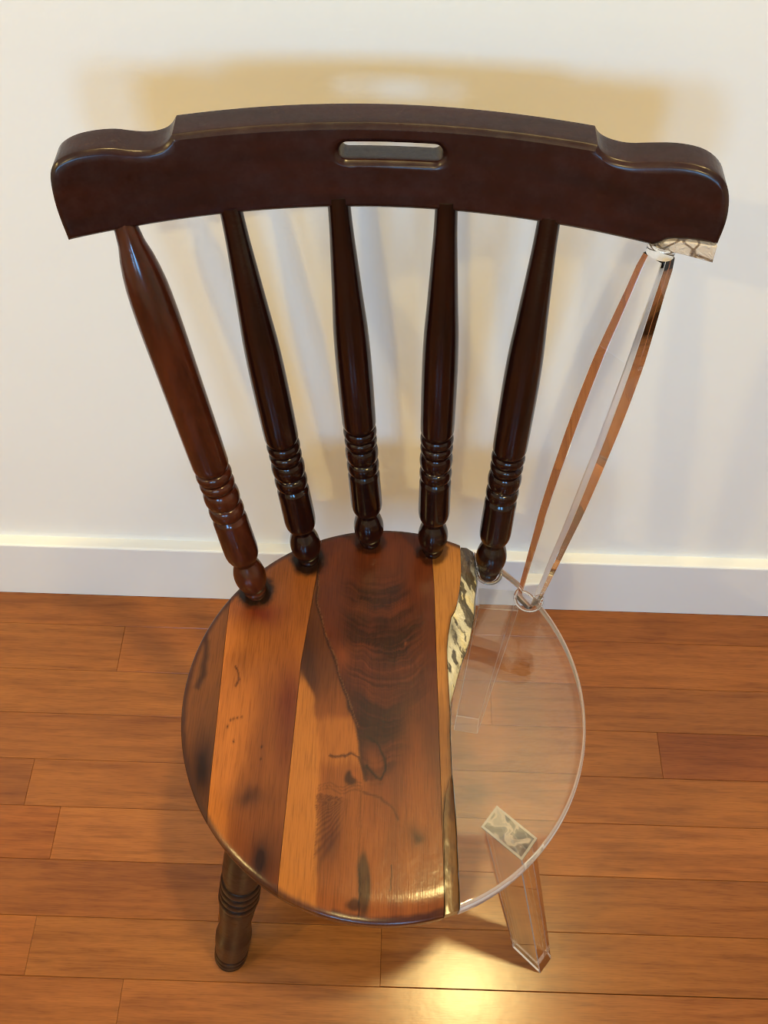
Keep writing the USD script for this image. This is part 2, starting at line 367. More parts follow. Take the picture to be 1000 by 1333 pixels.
def bent_slab(outline, hole, depth, e_out, e_hole, y_off=0.0, refine=0.004):
    """A slab in the (x, z) plane with rounded edges, bent onto the crest's curve."""
    po = Polygon(outline)
    ks = [(0.0, 1.0), (0.30, 0.60), (0.7, 0.12), (1.0, 0.0)]           # quarter round: depth share, inset share
    layers = [(k * 1.0, e * 1.0, 'f') for k, e in ks] + [(k, e, 'b') for k, e in ks[::-1]]
    solid = None
    # build as a stack of lofts: outline rings moved along their normals
    def ring(pts, inset):
        n = len(pts); a = np.roll(pts, 1, 0); b = np.roll(pts, -1, 0); t = b - a
        t /= np.linalg.norm(t, axis=1, keepdims=True)
        nrm = np.stack([-t[:, 1], t[:, 0]], 1)                          # left of a ccw outline = inwards
        return pts + nrm * inset
    def loft(pts, e, grow):
        sgn = 1 if not grow else -1
        rings = []
        for k, s, side in layers:
            y = k * e if side == 'f' else depth - k * e * (0.6 if grow else 1)
            rings.append((ring(pts, sgn * s * e * (1 if side == 'f' else (0.6 if grow else 1))), y))
        if grow:
            rings = [(rings[0][0], -0.01)] + rings + [(rings[-1][0], depth + 0.01)]
        n = len(pts)
        V = np.vstack([np.c_[r[:, 0], np.full(n, y), r[:, 1] - (0.17 * y if grow else 0)] for r, y in rings]); F = []   # the hand hole is cut square to the leaning face
        for k in range(len(rings) - 1):
            for i in range(n):
                j = (i + 1) % n
                a, b, c, d = k * n + i, k * n + j, (k + 1) * n + j, (k + 1) * n + i
                F += [(a, b, c), (a, c, d)]
        for base, flip in ((0, False), ((len(rings) - 1) * n, True)):
            for t in m3.triangulate([np.array(rings[0 if not flip else -1][0], float)]):
                F.append(tuple(base + np.array(t)))
        m = trimesh.Trimesh(V, np.array(F), process=False)
        m.merge_vertices(); m.fix_normals()
        return m3.Manifold(m3.Mesh(np.array(m.vertices, np.float32), np.array(m.faces, np.uint32)))
    if po.exterior.is_ccw is False:
        outline = outline[::-1]
    s = loft(np.array(outline), e_out, False)
    if hole is not None:
        if not Polygon(hole).exterior.is_ccw:
            hole = hole[::-1]
        s = s - loft(np.array(hole), e_hole, True)
    s = s.refine_to_length(refine)
    def warp(v):
        v = np.array(v, float)
        return np.stack([v[:, 0], v[:, 1] + y_off + crest_y(v[:, 0], v[:, 2]), v[:, 2]], 1)
    return s.warp_batch(warp)

K0, K1 = (-0.1362, 0.8600), (0.1230, 0.8604)
C0, C1, C2 = (-0.2083, 0.8038), (0.1685, 0.8040), (0.2053, 0.8163)
crest_outline = [C0, (-0.2103, 0.825), (-0.2095, 0.843), (-0.2072, 0.8515), (-0.2015, 0.8565), (-0.1905, 0.8588), (-0.1735, 0.8578), (-0.163, 0.8542), (-0.1535, 0.8522), (-0.1445, 0.8528), (-0.1395, 0.8555),
                 K0, (-0.09, 0.8604), (-0.008, 0.8606), (0.0634, 0.8604), K1,
                 (0.1262, 0.8565), (0.1335, 0.8540), (0.1450, 0.8537), (0.156, 0.8567), (0.1727, 0.8607), (0.188, 0.8612), (0.1985, 0.8560), (0.2035, 0.8465), (0.2062, 0.832), C2,
                 (0.197, 0.8150), (0.188, 0.8138), (0.180, 0.8118), (0.1755, 0.8098), (0.1725, 0.8060), C1]
co = resample(chaikin(crest_outline, 2, keep=(C0, C1, C2, K0, K1)), 0.003)
hx0, hx1, hz0, hz1 = -0.0360, 0.0303, 0.8370, 0.8484
hr = (hz1 - hz0) / 2
ho = [(hx0 + hr - hr * math.cos(t), (hz0 + hz1) / 2 + hr * math.sin(t)) for t in np.linspace(-math.pi / 2, math.pi / 2, 13)] + \
     [(hx1 - hr + hr * math.cos(t), (hz0 + hz1) / 2 - hr * math.sin(t)) for t in np.linspace(-math.pi / 2, math.pi / 2, 13)]
ho = resample(ho, 0.002)
crest = obj('crest_rail', bent_slab(co, ho, 0.024, 0.0032, 0.0034), rail_wood, chair, smooth=40)
tag(crest, 'curved dark mahogany top rail with a slotted hand hole')
blk = [(0.1700, 0.8035), (0.1725, 0.8052), (0.1755, 0.8092), (0.180, 0.8112), (0.188, 0.8132), (0.197, 0.8144), (0.2050, 0.8156), (0.2055, 0.8040)]
corner_mat = mat('crackled_resin', {'g': ('geometry', {}), 'n': ('noise_texture', {'scale': 190.0, 'detail': 4.0, 'distortion': 1.5}), 'b': ('bump', {'strength': 0.6, 'distance': 0.003}),
    'v': ('voronoi_texture', {'feature': 'distance_to_edge', 'scale': 75.0}), 'vr': ('rgb_ramp', {'ramp': [(0.0, (0.10, 0.05, 0.025)), (0.03, (0.30, 0.2, 0.12)), (0.07, (0.78, 0.66, 0.52)), (1.0, (0.80, 0.68, 0.55))]}),
    'd': ('principled_bsdf', {'roughness': 0.25}), 'gl': ('principled_bsdf', {'base_color': (0.95, 0.88, 0.8), 'roughness': 0.03, 'ior': 1.49, 'transmission_weight': 1.0}),
    'mx': ('mix_closure', {'fac': 0.4})},
    [('g.position', 'n.vector'), ('n.color', 'v.vector'), ('g.position', 'v.vector'), ('v.distance', 'vr.fac'), ('vr.color', 'd.base_color'), ('n.fac', 'b.height'), ('b.normal', 'd.normal'), ('b.normal', 'gl.normal'),
     ('d.BSDF', 'mx.closure1'), ('gl.BSDF', 'mx.closure2')][0:1] + [('g.position', 'v.vector'), ('v.distance', 'vr.fac'), ('vr.color', 'd.base_color'), ('n.fac', 'b.height'), ('b.normal', 'd.normal'), ('b.normal', 'gl.normal'), ('d.BSDF', 'mx.closure1'), ('gl.BSDF', 'mx.closure2')], surface='mx.closure')
tag(obj('corner_block', bent_slab(resample(blk, 0.002), None, 0.0235, 0.0008, 0.001, 0.0003, 0.004), corner_mat, crest, smooth=40), 'crackled clear resin corner mending the right end of the rail')

# ---------------------------------------------------------------- spindles
L0 = 0.354
def spindle_profile(k=1.0, up=None, ballk=1.0, L=0.36):
    p = [(-0.004, 0.0086 * k), (0.001, 0.0090 * k), (0.0030, 0.0102 * k), (0.0055, 0.0098 * k)]
    a = np.linspace(0, 1, 14)
    p += [(0.0062 + 0.0355 * t, k * (0.0099 + 0.0044 * ballk * math.sin(math.pi * t ** 0.95) ** 0.85)) for t in a]
    p += [(0.0428, 0.0098 * k), (0.0452, 0.0108 * k), (0.0482, 0.0126 * k), (0.0520, 0.0138 * k), (0.056, 0.0143 * k), (0.0610, 0.0145 * k), (0.0965, 0.0142 * k), (0.0985, 0.0138 * k), (0.1002, 0.0130 * k)]
    p += bead(0.1022, 0.1148, 0.0121 * k, 0.0143 * k) + bead(0.1160, 0.1332, 0.0114 * k, 0.0144 * k) + bead(0.1345, 0.1435, 0.0113 * k, 0.0140 * k) + bead(0.1448, 0.1540, 0.0120 * k, 0.0142 * k)
    p += [(0.1556, 0.0130 * k), (0.1578, 0.0138 * k), (0.1605, 0.0142 * k)]
    p += up or [(0.192, 0.0143), (0.2197, 0.0142), (0.253, 0.0134), (0.2807, 0.0117), (0.3222, 0.0093), (0.345, 0.0081), (0.366, 0.0076)]
    p = [q for i, q in enumerate(p) if i == 0 or q[0] > p[i - 1][0] + 1e-6 or True]
    # smooth the long shaft
    s = np.array([q[0] for q in p]); r = np.array([q[1] for q in p])
    i0 = int(np.argmin(np.abs(s - 0.1605)))
    from scipy.interpolate import PchipInterpolator
    f = PchipInterpolator(s[i0:], r[i0:])
    ss = np.linspace(s[i0], s[-1], 22)
    return list(zip(s[:i0], r[:i0])) + list(zip(ss, f(ss)))

AXES = [((-0.1183, 0.3674), (-0.1755, 0.4575)), ((-0.0710, 0.4036), (-0.1079, 0.4740)), ((-0.0126, 0.4253), (-0.0367, 0.4833)),
        ((0.0482, 0.4172), (0.0352, 0.4831)), ((0.1019, 0.3956), (0.1032, 0.4740)), ((0.1386, 0.3684), (0.1762, 0.4542))]
spots = ['rearmost left', '', '', '', '']
for i, ((bx, by), (tx, ty)) in enumerate(AXES[:5]):
    if i == 0:
        prof = spindle_profile(1.06, [(0.1949, 0.0153), (0.2549, 0.0154), (0.285, 0.0155), (0.305, 0.0153), (0.3239, 0.0145), (0.3447, 0.0117), (0.3586, 0.0086), (0.376, 0.0076)], 0.9)
    else:
        prof = spindle_profile()
    m = place(lathe(prof, 56), (bx, by, 0.45), (tx, ty, 0.804))
    p = obj('spindle', m, post_wood if i == 0 else spindle_wood, chair, smooth=38)
    if i == 0:
        tag(p, 'thicker reddish outer spindle at the left of the back')

# the clear replacement: a square bar, tapered to both ends
b, t = np.array([AXES[5][0][0], AXES[5][0][1], 0.45]), np.array([AXES[5][1][0], AXES[5][1][1], 0.804])
ax = (t - b) / np.linalg.norm(t - b)
view = np.array([0, 0, EYE]) - (b + t) / 2; view -= ax * (view @ ax); view /= np.linalg.norm(view)
side = np.cross(ax, view)                                        # to the left of the view
if side @ rgt > 0: side = -side
phi = math.radians(27)
n1 = math.cos(phi) * view + math.sin(phi) * side; n2 = -math.sin(phi) * view + math.cos(phi) * side
from scipy.interpolate import PchipInterpolator
S = [0.0015, 0.0113, 0.0441, 0.085, 0.1194, 0.1722, 0.2155, 0.2663, 0.3102, 0.3303, 0.3552, 0.3580]
Wd = [0.0112, 0.0120, 0.0140, 0.0162, 0.0181, 0.0192, 0.0194, 0.0183, 0.0150, 0.0132, 0.0112, 0.0104]
fw = PchipInterpolator(S, Wd)
SS = np.r_[-0.006, np.linspace(S[0], S[-1], 40)]; ch = 0.0005
rings = []
for s in SS:
    h = fw(max(s, S[0])) / (math.cos(phi) + math.sin(phi))
    c = b + ax * s
    q = []
    for sx, sy in ((1, 1), (-1, 1), (-1, -1), (1, -1)):
        a1, a2 = c + n1 * sx * h + n2 * sy * (h - ch), c + n1 * sx * (h - ch) + n2 * sy * h
        q += [a1, a2] if sx * sy > 0 else [a2, a1]
    rings.append(q)
def loft_rings(rings):
    n = len(rings[0]); V = np.vstack(rings); F = []
    for k in range(len(rings) - 1):
        for i in range(n):
            j = (i + 1) % n
            a, bb_, c, d = k * n + i, k * n + j, (k + 1) * n + j, (k + 1) * n + i
            F += [(a, bb_, c), (a, c, d)]
    e = (len(rings) - 1) * n
    for i in range(1, n - 1):
        F += [(0, i + 1, i), (e, e + i, e + i + 1)]
    m = trimesh.Trimesh(V, np.array(F), process=False); m.fix_normals(); return m
bar = loft_rings(rings)
def glue_ring(c, R, r, mat_=acrylic_worn, parent=None, tilt=None):
    tor = trimesh.creation.torus(R, r, major_sections=48, minor_sections=12)
    v = np.array(tor.vertices); v[:, 2] *= 0.75; tor.vertices = v
    tor.apply_translation((c[0], c[1], c[2])); return tor
# ---------------------------------------------------------------- seat
seat = xform('seat', chair)
tag(seat, 'round seat of glued wooden planks, its right side of clear acrylic')
CX, CY, RS, ZT, TH = 0.0060, 0.2632, 0.1785, 0.45, 0.0255
def disc(R, e_top, e_bot, n=240, h_top=None):
    h_top = h_top or e_top * 0.75
    a = np.linspace(0, math.pi / 2, 15)
    prof = [(0, ZT - TH)] + [(R - e_bot + e_bot * math.sin(t), ZT - TH + e_bot - e_bot * math.cos(t)) for t in a] + \
           [(R - e_top + e_top * math.cos(t), ZT - h_top + h_top * math.sin(t)) for t in a] + [(0, ZT)]
    m = trimesh.creation.revolve(np.array(prof), sections=n); m.merge_vertices(); m.fix_normals()
    return m3.Manifold(m3.Mesh(np.array(m.vertices, np.float32), np.array(m.faces, np.uint32))).translate((CX, CY, 0))
wood_disc = disc(RS, 0.0240, 0.006, h_top=0.0065)
acr_disc = disc(RS - 0.0004, 0.0046, 0.0016, h_top=0.012)
def prism(pts, z0=0.40, z1=0.50):
    return m3.Manifold.extrude(m3.CrossSection([np.array(pts, float)], m3.FillRule.NonZero), z1 - z0).translate((0, 0, z0))
S1 = [(-0.1413, 0.46), (-0.1418, 0.3522), (-0.1375, 0.1628), (-0.1355, 0.06)]
S2 = [(-0.0590, 0.46), (-0.0619, 0.3897), (-0.0703, 0.2983), (-0.0746, 0.1084), (-0.0755, 0.06)]
S4 = [(0.0445, 0.46), (0.0496, 0.3814), (0.0567, 0.130), (0.05735, 0.06)]
# the living edge: where the wood ends, and the mottled bark beyond it
WL = [(0.0756, 0.46), (0.0756, 0.4234), (0.0758, 0.3939), (0.0740, 0.376), (0.0719, 0.3637), (0.0690, 0.354), (0.0656, 0.3477), (0.0628, 0.331), (0.0613, 0.3154), (0.0617, 0.300), (0.0624, 0.2832), (0.0632, 0.266), (0.0634, 0.2522), (0.0631, 0.2345),
      (0.0641, 0.2017), (0.0612, 0.193), (0.0584, 0.1850), (0.0575, 0.175), (0.0570, 0.1688), (0.0572, 0.1400), (0.0574, 0.1106), (0.0576, 0.06)]
WR = [(0.0886, 0.46), (0.0886, 0.4221), (0.0905, 0.400), (0.0910, 0.3854), (0.0886, 0.3675), (0.0874, 0.3484), (0.0833, 0.3275), (0.0790, 0.314), (0.0744, 0.3025), (0.0714, 0.291), (0.0685, 0.2805), (0.0653, 0.2676), (0.0640, 0.2523), (0.0635, 0.2345)]
LEDGE = [(0.0644, 0.2017), (0.0655, 0.193), (0.0662, 0.183), (0.0668, 0.1724), (0.0676, 0.153), (0.0682, 0.1341), (0.0690, 0.1090), (0.0700, 0.06)]
G = 0.00018
def shift(line, dx):
    return [(x + dx, y) for x, y in line]
def between(a, b):
    """Polygon between two lines running from back to front; None is the open side."""
    a = [(-0.3, 0.46), (-0.3, 0.06)] if a is None else shift(a, G)
    b = [(0.3, 0.46), (0.3, 0.06)] if b is None else shift(b, -G)
    return a + b[::-1]

def blob(x, y, c, r, ang=0.0):
    dx, dy = x - c[0], y - c[1]
    ca, sa = math.cos(ang), math.sin(ang)
    u, w = (dx * ca + dy * sa) / r[0], (-dx * sa + dy * ca) / r[1]
    return np.exp(-(u * u + w * w))
def mixc(col, c, k):
    k = np.clip(k, 0, 1)[:, None]
    return col * (1 - k) + np.asarray(c) * k
def nz(x, y, sx, sy, seed, octv=4):
    return fbm(np.stack([x * sx + 31.7, y * sy + 17.3, np.full_like(x, seed * 3.1)], 1), octv, seed)
def sstep(a, b, v):
    t = np.clip((v - a) / (b - a), 0, 1); return t * t * (3 - 2 * t)
def line_d(x, y, pts):
    d = np.full(len(x), 9.0)
    for (ax_, ay), (bx_, by_) in zip(pts[:-1], pts[1:]):
        vx, vy = bx_ - ax_, by_ - ay
        t = np.clip(((x - ax_) * vx + (y - ay) * vy) / (vx * vx + vy * vy), 0, 1)
        d = np.minimum(d, np.hypot(x - ax_ - t * vx, y - ay - t * vy))
    return d
SEAT_GAIN = np.array([0.49, 0.415, 0.315])
def rim_dirt(col, x, y, z):
    """Old dark varnish on the rim and round the sockets of the spindles."""
    rho = np.hypot(x - CX, y - CY)
    col = mixc(col, srgb(72, 36, 18), 0.85 * sstep(RS - 0.0075, RS - 0.0025, rho + 0.004 * (nz(x, y, 60, 60, 7) - 0.5)))
    for i, ((bx, by), _) in enumerate(AXES[:5]):
        d = np.hypot(x - bx, y - by) + 0.010 * (nz(x, y, 120, 120, 5 + i) - 0.5)
        kk = 1.0 if i < 2 else 0.75
        col = mixc(col, srgb(38, 20, 12), kk * (1 - sstep(0.013, 0.0215 if i < 2 else 0.018, d)))
    return col * SEAT_GAIN
ORANGE, BROWN, DARK, RED, LIGHT = srgb(196, 118, 52), srgb(150, 84, 38), srgb(70, 36, 18), srgb(104, 44, 22), srgb(204, 134, 64)
def warp(x, y):
    q = np.stack([x * 70, y * 45, x * 0 + 9.1], 1)
    return x + 0.0060 * (fbm(q, 3, 91) - 0.5), y + 0.0100 * (fbm(q, 3, 92) - 0.5)
def col_a(v):
    x, y, z = v.T
    X0, Y0 = x, y
    x, y = warp(x, y)
    n = nz(x, y, 130, 16, 1); n2 = nz(x, y, 30, 10, 2)
    col = np.tile(srgb(136, 84, 42), (len(x), 1)) * (0.72 + 0.56 * n)[:, None]
    col = mixc(col, srgb(96, 54, 28), 0.7 * sstep(0.45, 0.75, n2))
    col = mixc(col, srgb(36, 17, 9), 0.97 * blob(x, y, (-0.1455, 0.2000), (0.012, 0.028), 0.05))
    d = line_d(x, y, [(-0.166, 0.335), (-0.1584, 0.3154), (-0.1560, 0.285), (-0.1600, 0.270)]) + 0.004 * (nz(x, y, 160, 60, 3) - 0.5)
    col = mixc(col, srgb(48, 26, 14), 0.75 * (1 - sstep(0.0005, 0.0045, d)))
    return rim_dirt(col, X0, Y0, z)
def col_b(v):
    x, y, z = v.T
    X0, Y0 = x, y
    x, y = warp(x, y)
    n = nz(x, y, 150, 9, 11); n2 = nz(x, y, 40, 8, 12)
    col = np.tile(srgb(206, 128, 56), (len(x), 1)) * (0.80 + 0.40 * n)[:, None]
    edge = -0.1135 + 0.006 * np.sin(y * 30) + 0.022 * (n2 - 0.5)
    k = sstep(edge - 0.012, edge + 0.010, x) * (0.55 + 0.45 * sstep(0.33, 0.22, y))
    col = mixc(col, srgb(140, 80, 36), 0.9 * k * (0.75 + 0.5 * n))
    col = mixc(col, srgb(150, 88, 40), 0.6 * sstep(0.31, 0.35, y) + 0.35 * sstep(0.46, 0.62, nz(x, y, 60, 14, 13)))
    col = mixc(col, srgb(222, 140, 62), 0.5 * (1 - sstep(-0.128, -0.114, x)) * sstep(0.30, 0.24, y))
    col = mixc(col, srgb(128, 66, 30), 0.55 * k * sstep(0.20, 0.11, y))
    col = mixc(col, srgb(112, 44, 22), 0.85 * blob(x, y, (-0.0790, 0.262), (0.011, 0.032), 0.08))
    col = mixc(col, srgb(112, 50, 24), 0.6 * blob(x, y, (-0.0780, 0.222), (0.010, 0.030)))
    col = mixc(col, srgb(58, 28, 15), 0.30 * blob(x, y, (-0.1060, 0.1765), (0.007, 0.007)) + 0.50 * blob(x, y, (-0.102, 0.178), (0.020, 0.009)))
    col = mixc(col, srgb(50, 24, 14), 0.65 * blob(x, y, (-0.0925, 0.1310), (0.006, 0.014)) + 0.6 * blob(x, y, (-0.086, 0.128), (0.016, 0.030)))
    col = mixc(col, srgb(116, 40, 18), 0.85 * blob(x, y, (-0.1085, 0.344), (0.016, 0.013)) + 0.4 * blob(x, y, (-0.125, 0.352), (0.016, 0.01)))
    col = mixc(col, srgb(120, 70, 34), 0.5 * blob(x, y, (-0.1225, 0.300), (0.009, 0.016)))
    for c in ((-0.1255, .2433), (-0.1222, .2436), (-0.1280, .2425), (-0.1185, .244), (-0.130, .237), (-0.1235, .2275), (-0.0990, .222), (-0.0985, .211)):
        col = mixc(col, srgb(52, 26, 14), 0.9 * blob(x, y, c, (0.0009, 0.0013)))
    d = line_d(x, y, [(-0.128, 0.292), (-0.1245, 0.287), (-0.1240, 0.281), (-0.127, 0.274)])
    col = mixc(col, srgb(70, 34, 16), 0.8 * (1 - sstep(0.0003, 0.0014, d)))
    return rim_dirt(col, X0, Y0, z)
CRACK = [(-0.0640, 0.400), (-0.0615, 0.384), (-0.0600, 0.358), (-0.0532, 0.3342), (-0.0440, 0.312), (-0.0390, 0.296), (-0.0329, 0.2828), (-0.0260, 0.262), (-0.0174, 0.2414), (-0.0130, 0.224), (-0.0115, 0.205), (-0.0080, 0.196)]
def col_c(v):
    x, y, z = v.T
    X0, Y0 = x, y
    x, y = warp(x, y)
    n = nz(x, y, 170, 10, 21); n2 = nz(x, y, 34, 12, 22); n3 = nz(x, y, 90, 30, 23)
    yy = np.array([c[1] for c in CRACK[::-1]]); xx = np.array([c[0] for c in CRACK[::-1]])
    xc = np.interp(y, yy, xx) + 0.002 * (n3 - 0.5)
    # right of the crack: red-brown heartwood, below: lighter warm brown
    col = np.tile(srgb(110, 53, 26), (len(x), 1)) * (0.78 + 0.44 * n)[:, None]
    col = mixc(col, srgb(92, 44, 22), 0.6 * sstep(0.40, 0.65, nz(x, y, 50, 22, 29)))
    low = sstep(0.225, 0.150, y + 0.02 * (n2 - 0.5) - 0.25 * (x - 0.02))
    col = mixc(col, srgb(170, 100, 46), 0.85 * low * np.clip(0.25 + 1.3 * (nz(x, y, 75, 7, 30) - 0.12), 0, 1))
    hx = 0.004 + 0.10 * (0.30 - y)                                     # dark heart, leaning to the right as it comes forward
    cx_ = np.interp(y, [0.19, 0.22, 0.25, 0.30, 0.34, 0.37, 0.40], [-0.004, 0.000, 0.008, 0.006, 0.000, -0.006, -0.010])
    wd = np.interp(y, [0.185, 0.20, 0.23, 0.27, 0.31, 0.34, 0.37, 0.41], [0.002, 0.014, 0.027, 0.034, 0.035, 0.034, 0.031, 0.022])
    inside = 1 - sstep(0.55, 1.30, np.abs(x - cx_) / wd + 0.9 * (n2 - 0.5))
    inside *= sstep(0.186, 0.212, y) * (1 - sstep(0.365, 0.412, y))
    bow = y - 13.0 * (x - cx_) ** 2 + 0.012 * (nz(x, y, 45, 45, 24) - 0.5)
    arcs = nz(x * 0.25, bow, 30, 230, 25)
    arcs2 = nz(x * 0.3, bow, 60, 620, 26)
    big = nz(x, bow, 26, 40, 28)
    heart = srgb(48, 23, 11)
    col = mixc(col, heart, np.clip(inside * (0.20 + 0.55 * sstep(0.36, 0.60, big) + 0.45 * (sstep(0.38, 0.62, arcs) - 0.4) + 0.30 * (sstep(0.38, 0.62, arcs2) - 0.4)) * 1.15, 0, 0.97))
    col = mixc(col, srgb(84, 42, 20), 0.40 * inside * sstep(0.40, 0.60, arcs))
    col = mixc(col, srgb(52, 27, 14), 0.7 * blob(x, y, (-0.012, 0.222), (0.016, 0.016), 0.6) + 0.6 * blob(x, y, (-0.021, 0.262), (0.012, 0.022), 0.4))
    col = mixc(col, srgb(150, 78, 36), 0.55 * blob(x, y, (-0.033, 0.306), (0.010, 0.012), -0.5))
    # left of the crack: sapwood, dark and smoky towards the back, pale towards the front
    lf = 1 - sstep(-0.0006, 0.0006, x - xc)
    lf = np.where(y < 0.196, 1 - sstep(-0.003, 0.012, x + 0.012), lf)
    sap = np.tile(srgb(158, 92, 42), (len(x), 1)) * (0.80 + 0.40 * n)[:, None]
    tone = sstep(0.228, 0.305, y + 0.9 * (x + 0.055) * 0 + 0.04 * (n2 - 0.5))
    sap = mixc(sap, srgb(88, 48, 24), 0.85 * tone)
    dk = blob(x, y, (-0.0640, 0.300), (0.010, 0.044), 0.12)
    sap = mixc(sap, srgb(66, 36, 20), 0.85 * dk)
    lt = (1 - sstep(-0.0016, 0.0030, x + 0.004 * (n2 - 0.5) - np.interp(y, [0.08, 0.19, 0.225, 0.262, 0.285], [-0.0437, -0.0478, -0.0508, -0.0585, -0.0665]))) * sstep(0.292, 0.275, y)
    lt2 = sstep(0.250, 0.240, y - 0.18 * (x + 0.05) - 0.001)
    sap = mixc(sap, srgb(192, 122, 56) * 1.0, 0.75 * lt2 * sstep(0.20, 0.215, y))
    sap = mixc(sap, srgb(204, 134, 62), 0.85 * lt * (0.75 + 0.5 * n))
    k = np.clip(lf, 0, 1)[:, None]; col = col * (1 - k) + sap * k
    # feather figure below the knot
    fan_u = (x + 0.0116) / np.maximum(0.186 - y, 0.004)
    fan = sstep(0.1800, 0.1720, y) * (1 - sstep(0.128, 0.118, -y + 0.246)) * (x > -0.0478) * sstep(-1.9, -1.4, fan_u) * (1 - sstep(-0.75, -0.30, fan_u))
    fan = ((x > -0.0475) & (y < 0.181) & (y > 0.110)) * sstep(0.110, 0.140, y) * (1 - sstep(-0.030, -0.018, x + 0.35 * (0.18 - y) * 0.5))
    streak = 0.5 + 0.5 * np.sin(fan_u * 38 + 5 * n3)
    col = mixc(col, srgb(92, 46, 24), fan * (0.35 + 0.45 * streak) * (0.6 + 0.8 * n2))
    col = mixc(col, srgb(84, 38, 26), 0.65 * blob(x, y, (-0.0345, 0.146), (0.009, 0.014)))
    for yo in (0.1855, 0.1880, 0.1905):
        d = np.abs(y - yo - 0.06 * (x + 0.03) - 0.0015 * np.sin(x * 300)); 
        col = mixc(col, srgb(88, 44, 22), 0.4 * (1 - sstep(0.0003, 0.0009, d)) * (np.abs(x + 0.030) < 0.018))
    # crack, knots, hollows and streaks
    d = line_d(x, y, CRACK) + 0.0010 * (n3 - 0.5)
    col = mixc(col, srgb(48, 25, 14), 0.75 * (1 - sstep(0.0006, 0.0022, d)))
    col = mixc(col, srgb(150, 100, 60), 0.45 * (1 - sstep(0.0002, 0.0008, line_d(x - 0.0012, y, CRACK[:9]))))
    LOOP = [(-0.0075, 0.232), (0.0010, 0.226), (0.0065, 0.214), (0.0080, 0.203), (0.0045, 0.1975), (-0.001, 0.2000), (-0.0075, 0.208)]
    col = mixc(col, srgb(140, 74, 34), 0.6 * blob(x, y, (-0.002, 0.213), (0.006, 0.013), 0.35))
    col = mixc(col, srgb(50, 28, 16), 0.85 * (1 - sstep(0.0005, 0.0017, line_d(x, y, LOOP))))
    hole = blob(x, y, (-0.0195, 0.1975), (0.0062, 0.0085), 0.35) ** 2
    col = mixc(col, srgb(176, 100, 44), 0.6 * sstep(0.2, 0.7, hole))
    col = mixc(col, srgb(58, 30, 16), 0.9 * sstep(0.35, 0.75, blob(x, y, (-0.0215, 0.1965), (0.0060, 0.0085), 0.35)) * (1 - sstep(0.40, 0.8, blob(x, y, (-0.0165, 0.2005), (0.0055, 0.0080), 0.35))))
    col = mixc(col, srgb(70, 36, 20), 0.8 * (1 - sstep(0.0004, 0.0014, line_d(x, y, [(-0.0400, 0.2150), (-0.026, 0.214), (-0.0205, 0.2165), (-0.014, 0.213), (-0.0120, 0.205), (-0.010, 0.196)]))))
    col = mixc(col, srgb(70, 38, 22), 0.7 * blob(x, y, (0.0345, 0.1525), (0.008, 0.009)) + 0.5 * blob(x, y, (0.037, 0.150), (0.003, 0.003)))
    st = blob(x, y, (-0.0065, 0.112), (0.0065, 0.026), 0.05)
    col = mixc(col, srgb(64, 44, 26), 0.9 * sstep(0.25, 0.7, st + 0.25 * (n - 0.5)) )
    col = mixc(col, srgb(120, 74, 38), 0.55 * sstep(0.45, 0.8, nz(x, y, 90, 6, 27)) * blob(x, y, (0.006, 0.145), (0.008, 0.04), -0.25))
    col = mixc(col, srgb(58, 36, 22), 0.8 * sstep(0.4, 0.8, blob(x, y, (-0.0150, 0.0975), (0.007, 0.0055))))
    col = mixc(col, srgb(40, 22, 14), 0.85 * (1 - sstep(0.0004, 0.0011, line_d(x, y, [(-0.0116, 0.190), (-0.0113, 0.150), (-0.0108, 0.118), (-0.0107, 0.090)]))) * (0.35 + 0.65 * sstep(0.130, 0.115, y)))
    col = mixc(col, srgb(92, 48, 24), 0.7 * (1 - sstep(0.0004, 0.0014, line_d(x, y, [(-0.010, 0.187), (0.004, 0.183), (0.014, 0.173), (0.019, 0.163)]))))
    col = mixc(col, srgb(52, 28, 16), 0.8 * (1 - sstep(0.0002, 0.0009, line_d(x, y, [(0.0155, 0.130), (0.0140, 0.122), (0.0125, 0.112)]))))
    col = mixc(col, srgb(172, 96, 40), 0.40 * blob(x, y, (0.035, 0.205), (0.012, 0.05), 0.1))
    col = mixc(col, srgb(150, 80, 40), 0.9 * blob(x, y, (0.0240, 0.3200), (0.0012, 0.0014)))
    col = mixc(col, srgb(42, 22, 14), 0.6 * sstep(0.004, 0.0, np.abs(np.hypot(x - CX, y - CY) - RS + 0.004)) * sstep(0.16, 0.10, y) * (x > -0.03))
    return rim_dirt(col, X0, Y0, z)
def col_d(v):
    x, y, z = v.T
    n = nz(x, y, 220, 9, 31); n2 = nz(x, y, 60, 30, 32)
    col = np.tile(srgb(206, 144, 76), (len(x), 1)) * (0.74 + 0.52 * n)[:, None]
    col = mixc(col, srgb(128, 76, 34), 0.6 * sstep(0.30, 0.24, y) * (0.5 + n2))
    col = mixc(col, srgb(60, 34, 18), 0.6 * sstep(0.0035, 0.0, np.interp(y, [p[1] for p in WL[::-1]], [p[0] for p in WL[::-1]]) - x) * sstep(0.40, 0.33, y))
    return rim_dirt(col, x, y, z)

def fine(man, step):
    return man.refine_to_length(step)
for poly, cf in ((between(None, S1), col_a), (between(S1, S2), col_b), (between(S2, S4), col_c), (between(S4, WL), col_d)):
    obj('plank', fine(wood_disc ^ prism(poly), 0.0013), seat_wood, seat, smooth=30, color=cf)

